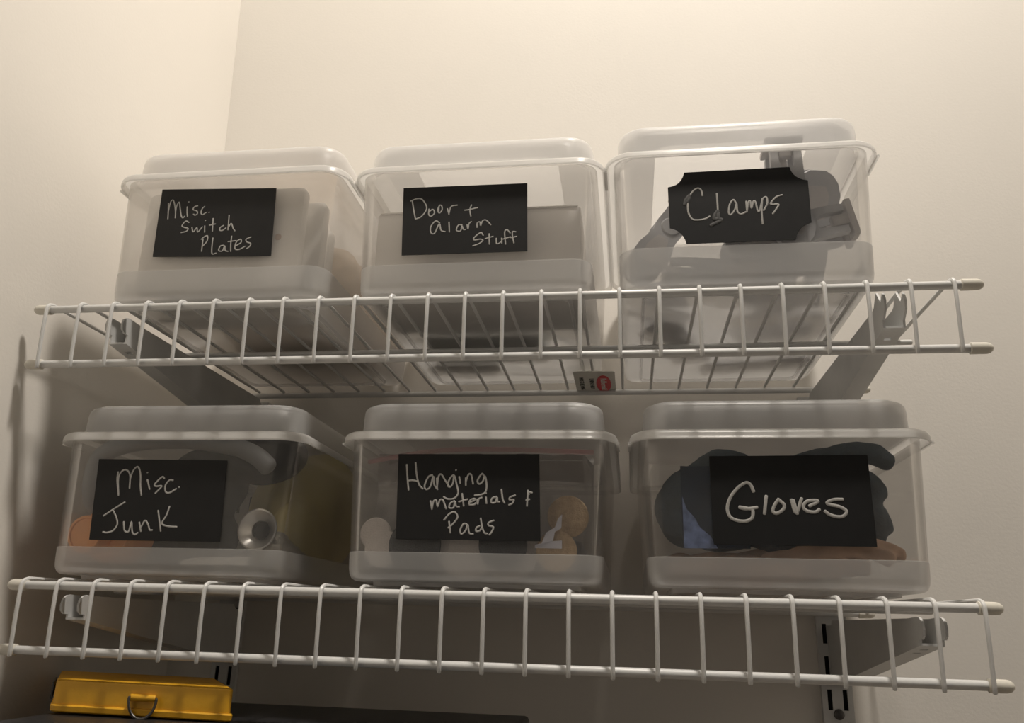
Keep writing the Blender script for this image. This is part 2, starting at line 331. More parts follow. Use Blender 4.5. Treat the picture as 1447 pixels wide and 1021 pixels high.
def ico(bm, c, r, sub=2):
    res = bmesh.ops.create_icosphere(bm, subdivisions=sub, radius=1.0)
    s = r if isinstance(r, (tuple, list)) else (r, r, r)
    for v in res['verts']: v.co = Vector((c[0] + v.co.x * s[0], c[1] + v.co.y * s[1], c[2] + v.co.z * s[2]))
    return res['verts']
LABELS = {
 1: dict(outline=[(-51.2, 97.3),(39.4, 93.8),(41.9, 39.1),(-49.5, 41.9)],
   strokes=[[(-44.3, 85.5),(-43.3, 78.5),(-42.6, 72.3)], [(-43.3, 77.7),(-42.8, 85.8),(-41.3, 87.9),(-39.6, 85.3),(-37.5, 78.2),(-36.8, 72.8)], [(-37.4, 77.5),(-37.2, 82.9),(-35.8, 85.9),(-34.3, 81.2),(-32.5, 74.9),(-30.9, 72.6),(-29.4, 74.0)], [(-28.7, 81.7),(-28.1, 77.0),(-27.2, 73.5)], [(-28.2, 85.9),(-28.0, 85.5)], [(-20.4, 82.1),(-22.9, 81.4),(-23.6, 79.1),(-20.5, 77.8),(-19.8, 75.5),(-21.4, 74.4),(-22.8, 75.3)], [(-14.8, 81.4),(-16.4, 79.6),(-17.0, 76.5),(-15.6, 74.5),(-12.9, 76.3)], [(-10.7, 76.2),(-10.4, 76.1)], [(-25.3, 68.5),(-28.0, 69.8),(-30.4, 66.1),(-27.9, 64.5),(-25.2, 63.6),(-26.3, 61.4),(-30.2, 60.5)], [(-22.3, 64.6),(-20.7, 60.7),(-18.4, 64.0),(-17.1, 60.4),(-14.1, 64.6)], [(-12.4, 65.3),(-11.7, 60.0)], [(-12.6, 69.8),(-12.4, 69.5)], [(-6.7, 71.1),(-5.7, 60.5)], [(-8.8, 65.5),(-4.2, 66.4)], [(2.5, 65.0),(0.2, 63.6),(-0.2, 61.4),(2.0, 60.9),(4.6, 63.0)], [(5.5, 73.2),(6.3, 61.1)], [(6.1, 62.6),(8.1, 66.3),(10.1, 62.4),(11.8, 60.1)], [(-12.1, 54.4),(-11.7, 44.7)], [(-13.5, 54.4),(-11.0, 56.6),(-8.9, 56.9),(-8.7, 52.8),(-11.3, 49.1)], [(-4.5, 55.2),(-4.1, 46.6),(-3.1, 42.3),(-0.2, 42.9)], [(4.5, 48.9),(2.1, 48.2),(1.5, 44.9),(4.4, 44.5),(5.6, 48.5),(6.5, 44.7),(8.8, 43.9)], [(9.9, 56.1),(10.1, 49.8),(10.9, 43.8)], [(7.7, 51.7),(14.0, 52.2)], [(14.2, 48.1),(17.8, 50.6),(17.1, 53.2),(14.2, 51.1),(13.8, 45.9),(17.1, 45.1),(21.4, 47.5)], [(24.9, 54.7),(21.4, 53.0),(22.4, 50.8),(25.4, 49.5),(24.7, 47.0),(22.7, 45.6)]]),
 2: dict(outline=[(-51.9, 88.8),(37.4, 88.1),(38.6, 35.8),(-49.7, 36.0)],
   strokes=[[(-44.8, 78.3),(-43.3, 70.9),(-41.5, 63.5)], [(-46.1, 78.0),(-41.5, 79.7),(-37.4, 78.7),(-33.9, 71.9),(-37.2, 65.5),(-41.5, 63.6)], [(-32.2, 71.1),(-32.1, 66.7),(-30.2, 65.3),(-28.0, 68.0),(-29.5, 70.6),(-32.0, 68.9)], [(-24.6, 73.7),(-25.8, 70.4),(-24.6, 67.5),(-22.7, 69.9),(-23.2, 73.2),(-24.9, 73.3),(-25.0, 68.6)], [(-18.9, 70.8),(-17.5, 66.0)], [(-17.6, 66.8),(-16.2, 72.2),(-11.9, 73.2)], [(-6.4, 68.8),(-2.7, 69.3),(2.8, 70.5)], [(-1.7, 72.9),(-2.7, 69.0),(-1.8, 63.9)], [(-23.8, 59.8),(-26.9, 61.4),(-30.0, 57.2),(-29.7, 52.5),(-27.0, 52.0),(-24.1, 59.1),(-22.5, 54.0),(-19.5, 52.8)], [(-17.2, 60.2),(-16.5, 52.3)], [(-7.8, 57.6),(-10.4, 57.4),(-11.6, 53.5),(-8.6, 53.0),(-7.8, 56.9),(-6.7, 54.0),(-5.0, 53.9)], [(-4.2, 57.5),(-3.4, 54.2),(-2.9, 58.1),(-1.3, 59.9)], [(3.0, 55.0),(3.0, 58.6),(4.9, 59.2),(5.4, 56.3),(6.6, 59.9),(9.1, 60.5),(12.6, 56.7)], [(7.6, 48.8),(5.6, 51.0),(1.2, 47.3),(1.6, 45.5),(5.5, 46.0),(7.5, 44.9),(4.6, 42.5),(0.5, 41.1)], [(11.7, 50.0),(12.1, 41.9)], [(9.0, 46.2),(14.5, 47.8)], [(16.8, 46.3),(17.3, 42.0),(20.5, 43.7),(20.5, 46.5),(20.8, 42.2)], [(26.4, 49.8),(24.1, 52.3),(22.5, 50.6),(23.4, 41.4)], [(20.4, 45.1),(26.8, 46.9)], [(30.3, 50.6),(28.0, 50.7),(28.1, 46.9),(29.2, 42.2)], [(26.8, 46.2),(31.0, 47.1)]]),
 3: dict(outline=[(-49.0, 79.7),(-46.1, 80.3),(-43.5, 81.3),(-41.4, 82.9),(-39.8, 85.0),(-38.6, 87.5),(-37.8, 90.5),(31.8, 91.0),(32.4, 88.2),(33.5, 85.8),(35.1, 83.8),(37.1, 82.2),(39.7, 81.0),(42.7, 80.3),(42.6, 49.2),(39.8, 48.2),(37.4, 46.9),(35.4, 45.1),(33.8, 42.9),(32.6, 40.3),(31.8, 37.2),(-38.0, 36.9),(-38.8, 40.0),(-40.0, 42.7),(-41.6, 45.0),(-43.6, 46.8),(-45.9, 48.1),(-48.6, 48.9)],
   strokes=[[(-26.3, 72.2),(-27.0, 76.5),(-29.6, 77.9),(-33.5, 74.5),(-35.8, 68.4),(-36.1, 60.7),(-33.9, 55.2),(-29.9, 54.1),(-25.2, 54.8),(-22.1, 56.6)], [(-16.8, 73.5),(-16.7, 66.7),(-16.7, 61.3)], [(-4.6, 65.4),(-6.2, 68.1),(-8.7, 64.8),(-9.7, 58.7),(-8.4, 57.1),(-5.6, 60.8),(-4.3, 65.3),(-4.0, 59.2),(-1.8, 57.2),(1.3, 58.6)], [(2.1, 66.6),(2.1, 58.5)], [(2.1, 59.3),(3.4, 65.7),(4.7, 66.4),(5.1, 61.1),(6.7, 66.3),(8.0, 65.5),(9.2, 58.6),(10.6, 59.7)], [(12.5, 68.0),(11.6, 59.2),(11.6, 49.4)], [(10.6, 60.0),(12.8, 67.6),(15.2, 69.0),(15.5, 64.4),(12.9, 59.2)], [(25.5, 70.2),(21.4, 68.7),(17.7, 64.3),(19.1, 63.4),(22.7, 63.3),(20.8, 59.6),(18.5, 56.5)], [(-34.6, 73.0),(-37.1, 70.0),(-38.2, 66.2)], [(-35.0, 71.5),(-36.5, 67.7)], [(-16.6, 60.6),(-18.7, 57.6),(-19.2, 54.6),(-16.5, 54.8)], [(-16.6, 59.0),(-16.5, 54.5),(-14.6, 53.6),(-21.8, 49.8)]]),
 4: dict(outline=[(-55.9, 84.7),(37.9, 83.8),(40.7, 30.1),(-52.3, 30.2)],
   strokes=[[(-39.8, 75.8),(-39.5, 70.2),(-36.6, 59.7)], [(-36.7, 60.4),(-38.8, 70.9),(-37.5, 75.8),(-34.3, 77.2),(-30.7, 73.7),(-29.4, 64.6)], [(-30.1, 70.9),(-28.9, 76.5),(-26.0, 79.4),(-23.2, 74.5),(-21.7, 66.1),(-19.9, 60.0)], [(-17.4, 70.6),(-14.6, 64.0)], [(-18.2, 75.5),(-18.0, 75.2)], [(-5.1, 71.4),(-7.1, 72.4),(-11.5, 67.5),(-10.2, 66.1),(-6.1, 66.2),(-10.1, 61.4)], [(1.4, 70.2),(-1.2, 70.3),(-3.6, 66.9),(-2.9, 62.7),(-0.1, 61.7),(4.6, 64.5)], [(6.2, 65.7),(6.6, 65.5)], [(-45.0, 46.0),(-38.0, 50.8),(-31.0, 55.3)], [(-38.6, 49.7),(-35.5, 45.3),(-33.8, 40.6),(-36.0, 36.5),(-40.2, 35.0),(-43.3, 35.4)], [(-29.5, 42.3),(-27.9, 36.6),(-24.8, 36.0),(-23.9, 42.4),(-22.2, 36.0),(-20.0, 34.0),(-18.0, 35.2)], [(-18.2, 42.1),(-16.0, 36.1)], [(-16.4, 38.8),(-14.3, 43.2),(-11.7, 40.8),(-9.9, 37.2),(-8.0, 37.0)], [(-6.0, 50.0),(-1.9, 36.4)], [(1.7, 52.8),(0.5, 47.0),(-1.9, 41.6),(2.5, 39.7),(9.1, 39.3)]]),
 5: dict(outline=[(-50.3, 88.1),(42.2, 88.0),(43.9, 33.6),(-48.3, 33.6)],
   strokes=[[(-44.3, 81.2),(-43.2, 72.2),(-42.0, 64.6)], [(-38.5, 82.4),(-37.2, 74.3),(-35.3, 68.2),(-32.6, 65.4)], [(-43.1, 70.5),(-39.8, 70.9),(-36.3, 70.2)], [(-26.8, 74.4),(-29.5, 73.0),(-31.6, 67.5),(-30.4, 65.0),(-27.8, 66.9),(-26.2, 73.7),(-25.4, 68.3),(-22.8, 65.0)], [(-23.8, 72.3),(-23.2, 65.6)], [(-23.3, 67.6),(-22.6, 73.7),(-20.9, 74.7),(-18.3, 71.0),(-15.4, 67.0)], [(-13.0, 74.4),(-15.0, 72.4),(-16.5, 68.3),(-15.0, 66.6),(-13.1, 69.0),(-12.5, 74.1),(-10.6, 68.3),(-9.4, 63.0),(-11.6, 59.6),(-15.6, 59.0),(-18.8, 60.4)], [(-9.2, 73.4),(-8.3, 69.1)], [(-11.6, 77.7),(-11.3, 77.5)], [(-4.8, 72.7),(-4.6, 67.8)], [(-4.6, 70.4),(-3.1, 74.8),(-1.3, 74.4),(0.1, 68.7)], [(6.9, 74.1),(5.5, 75.3),(2.9, 71.1),(4.0, 68.7),(6.3, 70.4),(7.6, 73.8),(8.8, 68.4),(8.3, 63.7),(5.3, 61.9),(1.3, 61.4)], [(-27.2, 57.8),(-25.9, 52.5)], [(-25.9, 53.5),(-25.1, 57.5),(-23.5, 58.2),(-22.2, 54.2),(-21.1, 58.2),(-19.0, 58.2),(-16.7, 52.8)], [(-11.5, 57.9),(-14.1, 56.3),(-14.7, 53.6),(-12.0, 53.6),(-11.1, 57.6),(-10.3, 54.6),(-8.2, 54.1)], [(-6.8, 62.6),(-5.4, 54.7)], [(-8.7, 57.3),(-3.0, 59.0)], [(-1.3, 57.0),(1.4, 58.4),(1.3, 59.4),(-1.3, 58.4),(-1.9, 55.7),(1.5, 55.7),(2.1, 56.7)], [(3.1, 59.1),(3.5, 55.7),(4.1, 59.1),(6.1, 60.1)], [(8.7, 60.4),(9.2, 56.3)], [(8.6, 63.1),(8.7, 62.8)], [(15.5, 60.8),(12.8, 59.8),(12.2, 57.1),(14.9, 57.2),(15.8, 60.5),(16.2, 57.8),(17.6, 57.5)], [(18.5, 65.3),(19.5, 59.2),(20.8, 56.7)], [(27.5, 61.7),(24.2, 60.5),(23.9, 58.9),(26.6, 58.9),(25.6, 56.6),(23.5, 55.6)], [(35.4, 64.9),(35.0, 55.0)], [(35.5, 63.9),(38.1, 63.4)], [(34.3, 58.6),(36.6, 59.3)], [(35.3, 61.9),(36.2, 62.6)], [(-17.7, 45.8),(-14.5, 49.6),(-11.1, 50.9),(-9.0, 47.7),(-11.5, 43.8),(-14.7, 41.0)], [(-14.4, 45.0),(-13.1, 37.9)], [(-3.0, 43.5),(-5.0, 43.5),(-6.9, 39.9),(-6.1, 37.3),(-3.5, 39.3),(-2.3, 43.2),(-1.1, 38.0),(1.5, 37.3)], [(5.4, 42.3),(3.4, 41.3),(3.2, 39.1),(5.5, 39.4),(6.8, 41.4)], [(5.8, 47.2),(7.1, 41.4),(8.6, 38.2),(10.3, 37.7)], [(14.3, 45.9),(11.0, 44.4),(11.1, 42.7),(14.1, 41.8),(13.2, 38.9),(11.7, 37.0)]]),
 6: dict(outline=[(-43.1, 86.7),(50.3, 87.6),(50.4, 33.2),(-42.6, 33.1)],
   strokes=[[(-17.6, 64.9),(-19.1, 68.9),(-21.9, 70.3),(-27.0, 67.0),(-31.6, 61.2),(-33.7, 54.6),(-32.2, 49.6),(-28.1, 47.5),(-23.2, 47.2),(-19.6, 49.0),(-18.7, 52.6),(-19.3, 54.8)], [(-26.6, 55.4),(-23.5, 54.6),(-20.0, 54.8),(-16.1, 55.5)], [(-26.6, 55.6),(-23.4, 55.1),(-20.0, 54.4)], [(-10.4, 62.4),(-12.1, 51.6)], [(-3.2, 60.6),(-5.8, 57.0),(-7.1, 53.4),(-5.1, 52.0),(-1.2, 54.2),(-0.3, 57.1),(-2.9, 59.9)], [(4.1, 60.3),(6.3, 52.2),(10.1, 61.1)], [(5.1, 60.0),(6.9, 51.8)], [(14.2, 56.5),(19.2, 59.0),(17.9, 59.9),(13.0, 59.3),(10.7, 56.1),(12.6, 53.6),(17.3, 53.0),(19.9, 54.6)], [(33.7, 60.6),(28.9, 60.5),(25.0, 59.1),(25.2, 57.7),(31.3, 56.3),(35.1, 53.8),(33.5, 51.0),(30.0, 50.3),(25.4, 51.6),(22.8, 53.6)]]),
}

# ---------------------------------------------------------------- the room (wall plane at y = 250)
b = new_bm(); box(b, -60, 1700, 250, 330, -1500, 1400); S('wall_back', b, 'wall', smooth=False)
# the left wall leans a touch out of plumb, as the corner line in the photograph does
b = new_bm()
def wx(z): return -22 - (z + 0) * 0.041
loft(b, [[(wx(z), -900, z), (wx(z), 250, z), (wx(z) - 70, 250, z), (wx(z) - 70, -900, z)] for z in (-1500, 1400)], cap0=True, cap1=True)
S('wall_left', b, 'wall', smooth=False)
b = new_bm(); box(b, 1700, 1780, -900, 330, -1500, 1400); S('wall_right', b, 'wall', smooth=False)
b = new_bm(); box(b, -160, 1780, -900, 330, -1540, -1500); S('floor', b, 'floor', smooth=False)
b = new_bm(); box(b, -160, 1780, -900, 330, 1400, 1450); S('ceiling', b, 'ceiling', smooth=False)

lampT = T('ceiling_lamp', 'round flush ceiling lamp above the closet shelves', 'lamp', (600, -280, 1400))
b = new_bm(); lathe(b, [(135, 0), (135, -14), (128, -18), (0.001, -18)], (600, -280, 1400)); P(lampT, 'base_plate', b, 'steel')
b = new_bm(); lathe(b, [(120, -17), (122, -40), (100, -60), (60, -70), (0.001, -73)], (600, -280, 1400)); P(lampT, 'glass_shade', b, 'diffuser')

# ---------------------------------------------------------------- slotted wall standards
def standard(cx, zt, zb, label):
    t = T('slotted_standard', label, 'shelf track', (cx, 250, zb), 'slotted wall tracks')
    b = new_bm()
    y0, y1 = 244.5, 246.0
    hw = 12.0
    xs = [cx - hw, cx - 7.8, cx - 4.2, cx + 4.2, cx + 7.8, cx + hw]
    z = zt
    box(b, xs[0], xs[1], y0, y1, zb, zt); box(b, xs[2], xs[3], y0, y1, zb, zt); box(b, xs[4], xs[5], y0, y1, zb, zt)
    tops = []
    k = 0
    z = -250 + 25.4 * 11
    prev = zt
    while z > zb + 20:
        if z < zt - 4:
            box(b, xs[1], xs[2], y0, y1, z, prev); box(b, xs[3], xs[4], y0, y1, z, prev)
            prev = z - 15.5
        z -= 25.4
    box(b, xs[1], xs[2], y0, y1, zb, prev); box(b, xs[3], xs[4], y0, y1, zb, prev)
    box(b, cx - hw, cx - hw + 1.4, y1, 249.9, zb, zt); box(b, cx + hw - 1.4, cx + hw, y1, 249.9, zb, zt)
    P(t, 'channel', b, 'steel', smooth=False)
    b = new_bm(); box(b, cx - hw + 1.5, cx + hw - 1.5, 248.6, 249.8, zb + 1, zt - 1); P(t, 'painted_shade_back', b, 'dark', smooth=False)  # black sheet puts the shade inside the slots into colour
    for zz in (-268.5, -268.5 - 203):
        b = new_bm(); lathe(b, [(4.2, 0), (4.0, 0.8), (2.6, 1.6), (0.001, 1.8)], (cx, y0, zz), 'y', 16)
        P(t, 'screw', b, 'ring')
standard(46, -4, -700, 'white slotted wall track at the left, behind the yellow toolbox')
standard(575, -4, -700, 'white slotted wall track at the right, below the glove box')

# ---------------------------------------------------------------- shelf brackets (U channels)
def bracket(cx, zs, back_z, label, teeth):
    t = T('shelf_bracket', label, 'shelf bracket', (cx, 244, zs - 20), 'shelf brackets')
    zt = zs - 4.0
    hf = 20.0 if zs > -1 else 16.8
    dy = 0 if zs > -1 else 8
    def profile():
        p = [(9, zt - hf)]
        if teeth: p += [(8.6, zt - 15), (2.5, zt - 10), (1.5, zt - 4), (4.0, zt + 1.5), (9, zt - 2.5), (16, zt + 6.5), (23, zt - 1.0)]
        else: p += [(9, zt - 13.5), (5, zt - 13.5), (2, zt - 11.5), (1, zt - 8), (2, zt - 4), (5, zt - 1.8), (9, zt - 1.2)]
        p += [(26, zt - 2), (225, zt - 2), (229, zt - 6), (244.4, zt - 6), (244.4, back_z), (236, back_z)]
        return [(q[0] + (dy if q[0] < 30 else 0), q[1]) for q in p]
    pr = profile()
    for nm, s in (('inner_flange', -1), ('outer_flange', 1)):
        b = new_bm(); x = cx + s * 6.0
        prism(b, pr, x - 0.7, x + 0.7, 'yz'); P(t, nm, b, 'steel', smooth=False)
    b = new_bm()   # bottom web with a step back from the front and two small holes
    x0, x1 = cx - 5.3, cx + 5.3
    def zw(y): return (zt - hf) + (back_z - (zt - hf)) * (y - 9 - dy) / (227.0 - dy)
    seg = [9 + dy, 22 + dy, 26 + dy, 36 + dy, 40 + dy, 236]
    for i, (ya, yb) in enumerate(zip(seg, seg[1:])):
        spans = [(x0, x1)] if i % 2 == 0 else [(x0, cx - 2.2), (cx + 2.2, x1)]
        for xa, xb in spans:
            loft(b, [[(xa, ya, zw(ya)), (xb, ya, zw(ya)), (xb, ya, zw(ya) + 1.3), (xa, ya, zw(ya) + 1.3)],
                     [(xa, yb, zw(yb)), (xb, yb, zw(yb)), (xb, yb, zw(yb) + 1.3), (xa, yb, zw(yb) + 1.3)]], cap0=True, cap1=True)
    P(t, 'bottom_web', b, 'steel', smooth=False)
    return t
bracket(51, 0, -55, 'white steel bracket under the left end of the upper shelf', False)
bracket(576, 0, -55, 'white steel bracket with jagged tip under the right end of the upper shelf', True)
bracket(51, -190.5, -246, 'white steel bracket under the left end of the lower shelf', False)
bracket(578, -190.5, -246, 'white steel bracket under the right end of the lower shelf', False)

# ---------------------------------------------------------------- wire shelves
RR, WR, LIP = 2.7, 1.3, 40.2
def wire_mesh(x0, y0, z0):
    b = new_bm()
    zt = RR + WR + 0.05
    yf = -(RR + WR)
    pts = [(0, 237, zt), (0, 115, zt), (0, 6, zt), (0, 1.5, zt - .05), (0, -1.8, zt - 1.0), (0, -3.6, zt - 2.8), (0, yf, 0), (0, yf + 0.5, -18), (0, yf + 1.9, -LIP), (0, yf + 2.2, -LIP - 3.4)]
    sweep(b, pts, WR, 8)
    return b
def shelf(x0, y0, z0, n, tipL, tipR, label, backR):
    t = T('wire_shelf', label, 'wire shelf', (x0, y0 + 240, z0 - LIP))
    lo = ORG[t.name]
    def rod(name, xa, xb, y, z, r=RR):
        b = new_bm(); sweep(b, [(xa, y, z), (xb, y, z)], r, 12); P(t, name, b, 'wire')
    rod('front_rail', tipL + 6, tipR - 6, y0, z0)
    rod('lip_rail', tipL + 7, tipR - 7, y0 + 3.1, z0 - LIP)
    rod('middle_rod', x0 - 6, x0 + (n - 1) * 25.4 + 9, y0 + 108, z0, 2.0)
    rod('back_rail', tipL + 12, backR - 5, y0 + 236, z0, RR)
    for nm, x, y, z, s in (('end_cap', tipL, y0, z0, 1), ('end_cap', tipR, y0, z0, -1), ('end_cap', tipL - 1, y0 + 3.1, z0 - LIP, 1), ('end_cap', tipR + 1, y0 + 3.1, z0 - LIP, -1), ('end_cap', backR, y0 + 236, z0, -1)):
        b = new_bm()
        lathe(b, [(0.3, 0), (1.9, s * .5), (3.1, s * 2), (3.6, s * 4), (3.7, s * 13), (3.0, s * 13.4), (2.75, s * 13.5)], (x, y, z), 'x', 18)
        P(t, nm, b, 'cap')
    wm = P(t, 'deck_wire', wire_mesh(0, 0, 0), 'wire')
    # the mesh was built about zero, so the wire's own location carries it onto the shelf
    for v in wm.data.vertices: v.co += lo * MM
    wm.location = (Vector((x0, y0, z0)) - lo) * MM
    for i in range(1, n):
        w = wm.copy(); COL.objects.link(w); w.parent = t
        w.location = (Vector((x0 + i * 25.4, y0, z0)) - lo) * MM
    return t
upper = shelf(0, 0, 0, 25, -12.4, 627.7, 'upper white wire shelf carrying the switch plate, door and clamp boxes', 624)
lower = shelf(18.7, 6.9, -190.5, 24, 6.5, 614, 'lower white wire shelf carrying the junk, hanging and glove boxes', 610)

# small maker's tag stuck under the wires by the back rail
tg = P(upper, 'sticker', (lambda b: (loft(b, [rrect(364, 400, 176, 242, 3, z) for z in (2.2, 1.6)], cap0=True, cap1=True), b)[1])(new_bm()), 'tagc', 'small clear sticker with a red oval')
b = new_bm(); loft(b, [[(389.5 + 6.6 * cos(a), 213 + 26 * sin(a), z) for a in [2 * pi * k / 28 for k in range(28)]] for z in (1.65, 1.2)], cap0=True, cap1=True)
P(tg, 'red_oval', b, 'red')
def flat_text(parent, name, body, loc, size, rotz, m, up=-1, bold=0.0):
    cu = bpy.data.curves.new(name, 'FONT'); cu.body = body; cu.size = size * MM; cu.align_x = 'CENTER'; cu.align_y = 'CENTER'
    cu.extrude = 0.00012; cu.offset = bold * MM
    o = bpy.data.objects.new('tmp', cu); COL.objects.link(o)
    dg = bpy.context.evaluated_depsgraph_get(); me = bpy.data.meshes.new_from_object(o.evaluated_get(dg))
    bpy.data.objects.remove(o)
    mt = Matrix.Translation((Vector(loc) - ORG[parent.name]) * MM) @ Matrix.Rotation(rotz, 4, 'Z') @ Matrix.Rotation(pi if up < 0 else 0, 4, 'X')
    me.transform(mt); me.materials.append(M[m])
    q = bpy.data.objects.new(name, me); COL.objects.link(q); q.parent = parent
    return q
flat_text(tg, 'lettering', 'Rubbermaid', (389.5, 213, 1.1), 7.5, radians(90), 'whitep', bold=0.08)
for k, (x, s) in enumerate(((379, 'LINEN SHELF'), (374, 'WIRE SHELVING'))):
    flat_text(tg, 'lettering', s, (x - 4 * k, 212, 1.5), 5.5, radians(90), 'ink')

# ---------------------------------------------------------------- storage boxes
def lid_tab(b, x, y, z, s):
    loft(b, [rrect(min(x, x + s * 7), max(x, x + s * 7), y, y + 26, 3, zz) for zz in (z, z + 1.2)], cap0=True, cap1=True)

def storage_box(n, cx, y0, zd, hts, D, label, bodymat):
    """zd = deck top; hts = world z of (body bottom, band top, rim bottom, rim top, dome top)"""
    zb, zband, zr0, zr1, zt = hts
    t = T('storage_box', label, 'storage box', (cx, y0, zd), 'clear lidded storage boxes')
    y1 = y0 + D
    def hw(z): return 81.0 + 4.5 * (z - zb) / (zr0 - zb)
    def lp(z, ins, r=14, n_=7): return rrect(cx - hw(z) + ins, cx + hw(z) - ins, y0 + ins, y1 - ins, max(2, r - ins), z, n_)
    # frosted base tray: outer skin up, over the edge, inner skin down
    b = new_bm()
    loft(b, [lp(zb, 6), lp(zb + .4, 3.6), lp(zb + 1.8, 1.4), lp(zb + 4.5, 0.2), lp(zb + 8, -0.25), lp(zband, -0.25), lp(zband + .3, 0.9),
             lp(zb + 8, 1.2), lp(zb + 4.5, 1.8), lp(zb + 1.8, 4.2), lp(zb + 1.5, 7)], cap0=True, cap1=True)
    P(t, 'frosted_base', b, 'frost')
    b = new_bm()
    loft(b, [lp(zd, 15, 22), lp(zd + .1, 13.6, 22), lp(zb + .05, 13.2, 22), lp(zb + .05, 15.2, 22), lp(zd + .1, 15.6, 22)], cap0=False, cap1=False)
    P(t, 'foot', b, 'frost')
    b = new_bm()
    loft(b, [lp(zband + .3, 0.9), lp(zband + .4, 0.1), lp(zr0 - 1, 0.0), lp(zr0 + 3, 0), lp(zr0 + 3, 1.2), lp(zband + .4, 1.3), lp(zband + .3, 0.9)])
    P(t, 'body', b, bodymat)
    # lid: overhanging rim and domed top
    lid = new_bm()
    ro = hw(zr0) - hw(zr0)
    zr = zr1
    loft(lid, [lp(zr1 + 0.2, 3.4, 22), lp(zr1 + 5, 3.7, 22), lp(zt - 7, 4.2, 23), lp(zt - 4.2, 4.8, 23), lp(zt - 2.2, 6.0, 24), lp(zt - .8, 8.2, 26), lp(zt - .1, 11.5, 28), lp(zt, 17, 32), lp(zt, 32, 44), lp(zt - 1.2, 32, 44), lp(zt - 1.3, 19, 34), lp(zt - 4, 8.6, 28), lp(zt - 9, 6, 26), lp(zr1, 5.2, 22)], cap0=False, cap1=False)
    # close the middle of the dome
    f = [lid.verts.new(p) for p in lp(zt, 32, 44)]; lid.faces.new(f)
    f = [lid.verts.new(p) for p in lp(zt - 1.2, 32, 44)]; lid.faces.new(f[::-1])
    L = P(t, 'lid', lid, 'lid')
    rim = new_bm()
    loft(rim, [lp(zr0, -5.6), lp(zr0 + .6, -6.4), lp(zr0 + (zr1 - zr0) * .55, -6.0), lp(zr1 - 1.2, -4.8), lp(zr1, -2.6), lp(zr1 + .3, 0.5), lp(zr1 + .3, 4.8),
               lp(zr1 - 1.0, 4.8), lp(zr1 - 1.4, 0), lp(zr1 - 2.4, -3.4), lp(zr0 + .6, -4.8), lp(zr0, -5.6)])
    R_ = P(L, 'rim', rim, 'rim')
    for s in (-1, 1):
        b = new_bm(); lid_tab(b, cx + s * (hw(zr0) + 5.2), y0 + 8, zr0 - .3, s * 0.3); P(L, 'tab', b, 'rim')
    # black label with handwriting
    d = LABELS[n]
    b = new_bm(); prism(b, [(cx + p[0], (0 if n < 4 else -190.5) + p[1]) for p in d['outline']], y0 - 0.62, y0 - 0.12, 'xz')
    lb = P(t, 'label_plate', b, 'label', smooth=False)
    zo = 0 if n < 4 else -190.5
    wd = {1: .92, 2: .92, 3: 1.15, 4: 1.12, 5: 1.1, 6: 1.95}[n]
    smears = [8 + k for k in range(0)]
    def ribbons(strokes, w):
        b = new_bm()
        for st in strokes:
            pts = [(cx + p[0], zo + p[1]) for p in st]
            pts = catmull([(p[0], p[1], 0) for p in pts], 5) if len(pts) > 2 else [(p[0], p[1], 0) for p in pts]
            sweep(b, [(p[0], y0 - 0.66, p[1]) for p in pts], w / 2, 8, squash=None)
        for v in b.verts: v.co.y = y0 - 0.66 + (v.co.y - (y0 - 0.66)) * 0.22
        return b
    st = d['strokes']
    if n == 3:
        P(lb, 'smeared_ink', ribbons(st[-4:], 2.3), 'smear', 'grey smeared chalk marks'); st = st[:-4]
    P(lb, 'handwriting', ribbons(st, wd), 'chalk')
    return t

UZ, LZ = 5.4, -190.5 + 5.4
U = lambda a=0: (8 + a, 31 + a, 102 + a, 109 + a, 133 + a)
Lw = (LZ + 2.5, -165.0, -93.8, -87.0, -65.3)
storage_box(1, 118, 6, UZ, (8, 31, 103, 110, 134), 231, 'cloudy box labelled Misc. Switch Plates at the left of the upper shelf', 'cloudy')
storage_box(2, 306, 6, UZ, (8, 29, 99, 105.5, 130), 231, 'clear box labelled Door + Alarm Stuff in the middle of the upper shelf', 'cloudy')
storage_box(3, 489, 6, UZ, (8, 35, 101.5, 107.5, 134), 231, 'clear box with notched label reading Clamps at the right of the upper shelf', 'clear')
storage_box(4, 105, 15, LZ, Lw, 224, 'clear box labelled Misc. Junk at the left of the lower shelf', 'clear')
storage_box(5, 312, 15, LZ, Lw, 224, 'clear box labelled Hanging materials & Pads in the middle of the lower shelf', 'clear')
storage_box(6, 503, 15, LZ, Lw, 224, 'clear box labelled Gloves at the right of the lower shelf', 'clear')

# ---------------------------------------------------------------- contents: switch plates
FU = 9.6    # inside floor of the upper boxes
FL = LZ + 4.1
def plate(x0, x1, y, z0, z1, th, label, lean=0.0):
    loc = ((x0 + x1) / 2, y, z0)
    t = T('switch_plate', label, 'switch plate', loc, 'white switch plates')
    def bend(vs):
        for v in vs: v.co.y += (v.co.z - z0) * lean
    b = new_bm()
    vs = loft(b, [[(p[0], y + d, p[1]) for p in [(q[0], q[1]) for q in rrect(x0 + i, x1 - i, z0 + i, z1 - i, 6, 0, 4)]] for i, d in ((4, 0), (1.5, .8), (0, 3), (0, th), (2.2, th), (5, 2))], cap0=True, cap1=True)
    bend(b.verts); P(t, 'face', b, 'whitep')
    for s in (-1, 1):
        b = new_bm(); xx = (x0 + x1) / 2 + s * (x1 - x0) * 0.36
        lathe(b, [(2.6, 0), (2.4, .5), (0.001, .6)], (xx, y + (z1 - z0) / 2 * lean, (z0 + z1) / 2), 'y', 16); P(t, 'screw_hole', b, 'gloveb')
plate(52, 178, 12, FU + 6, 99, 7, 'large white blank plate standing at the front of the switch plate box')
plate(60, 187, 30, FU, 96, 8, 'white plate standing second behind the front one, its right edge showing')
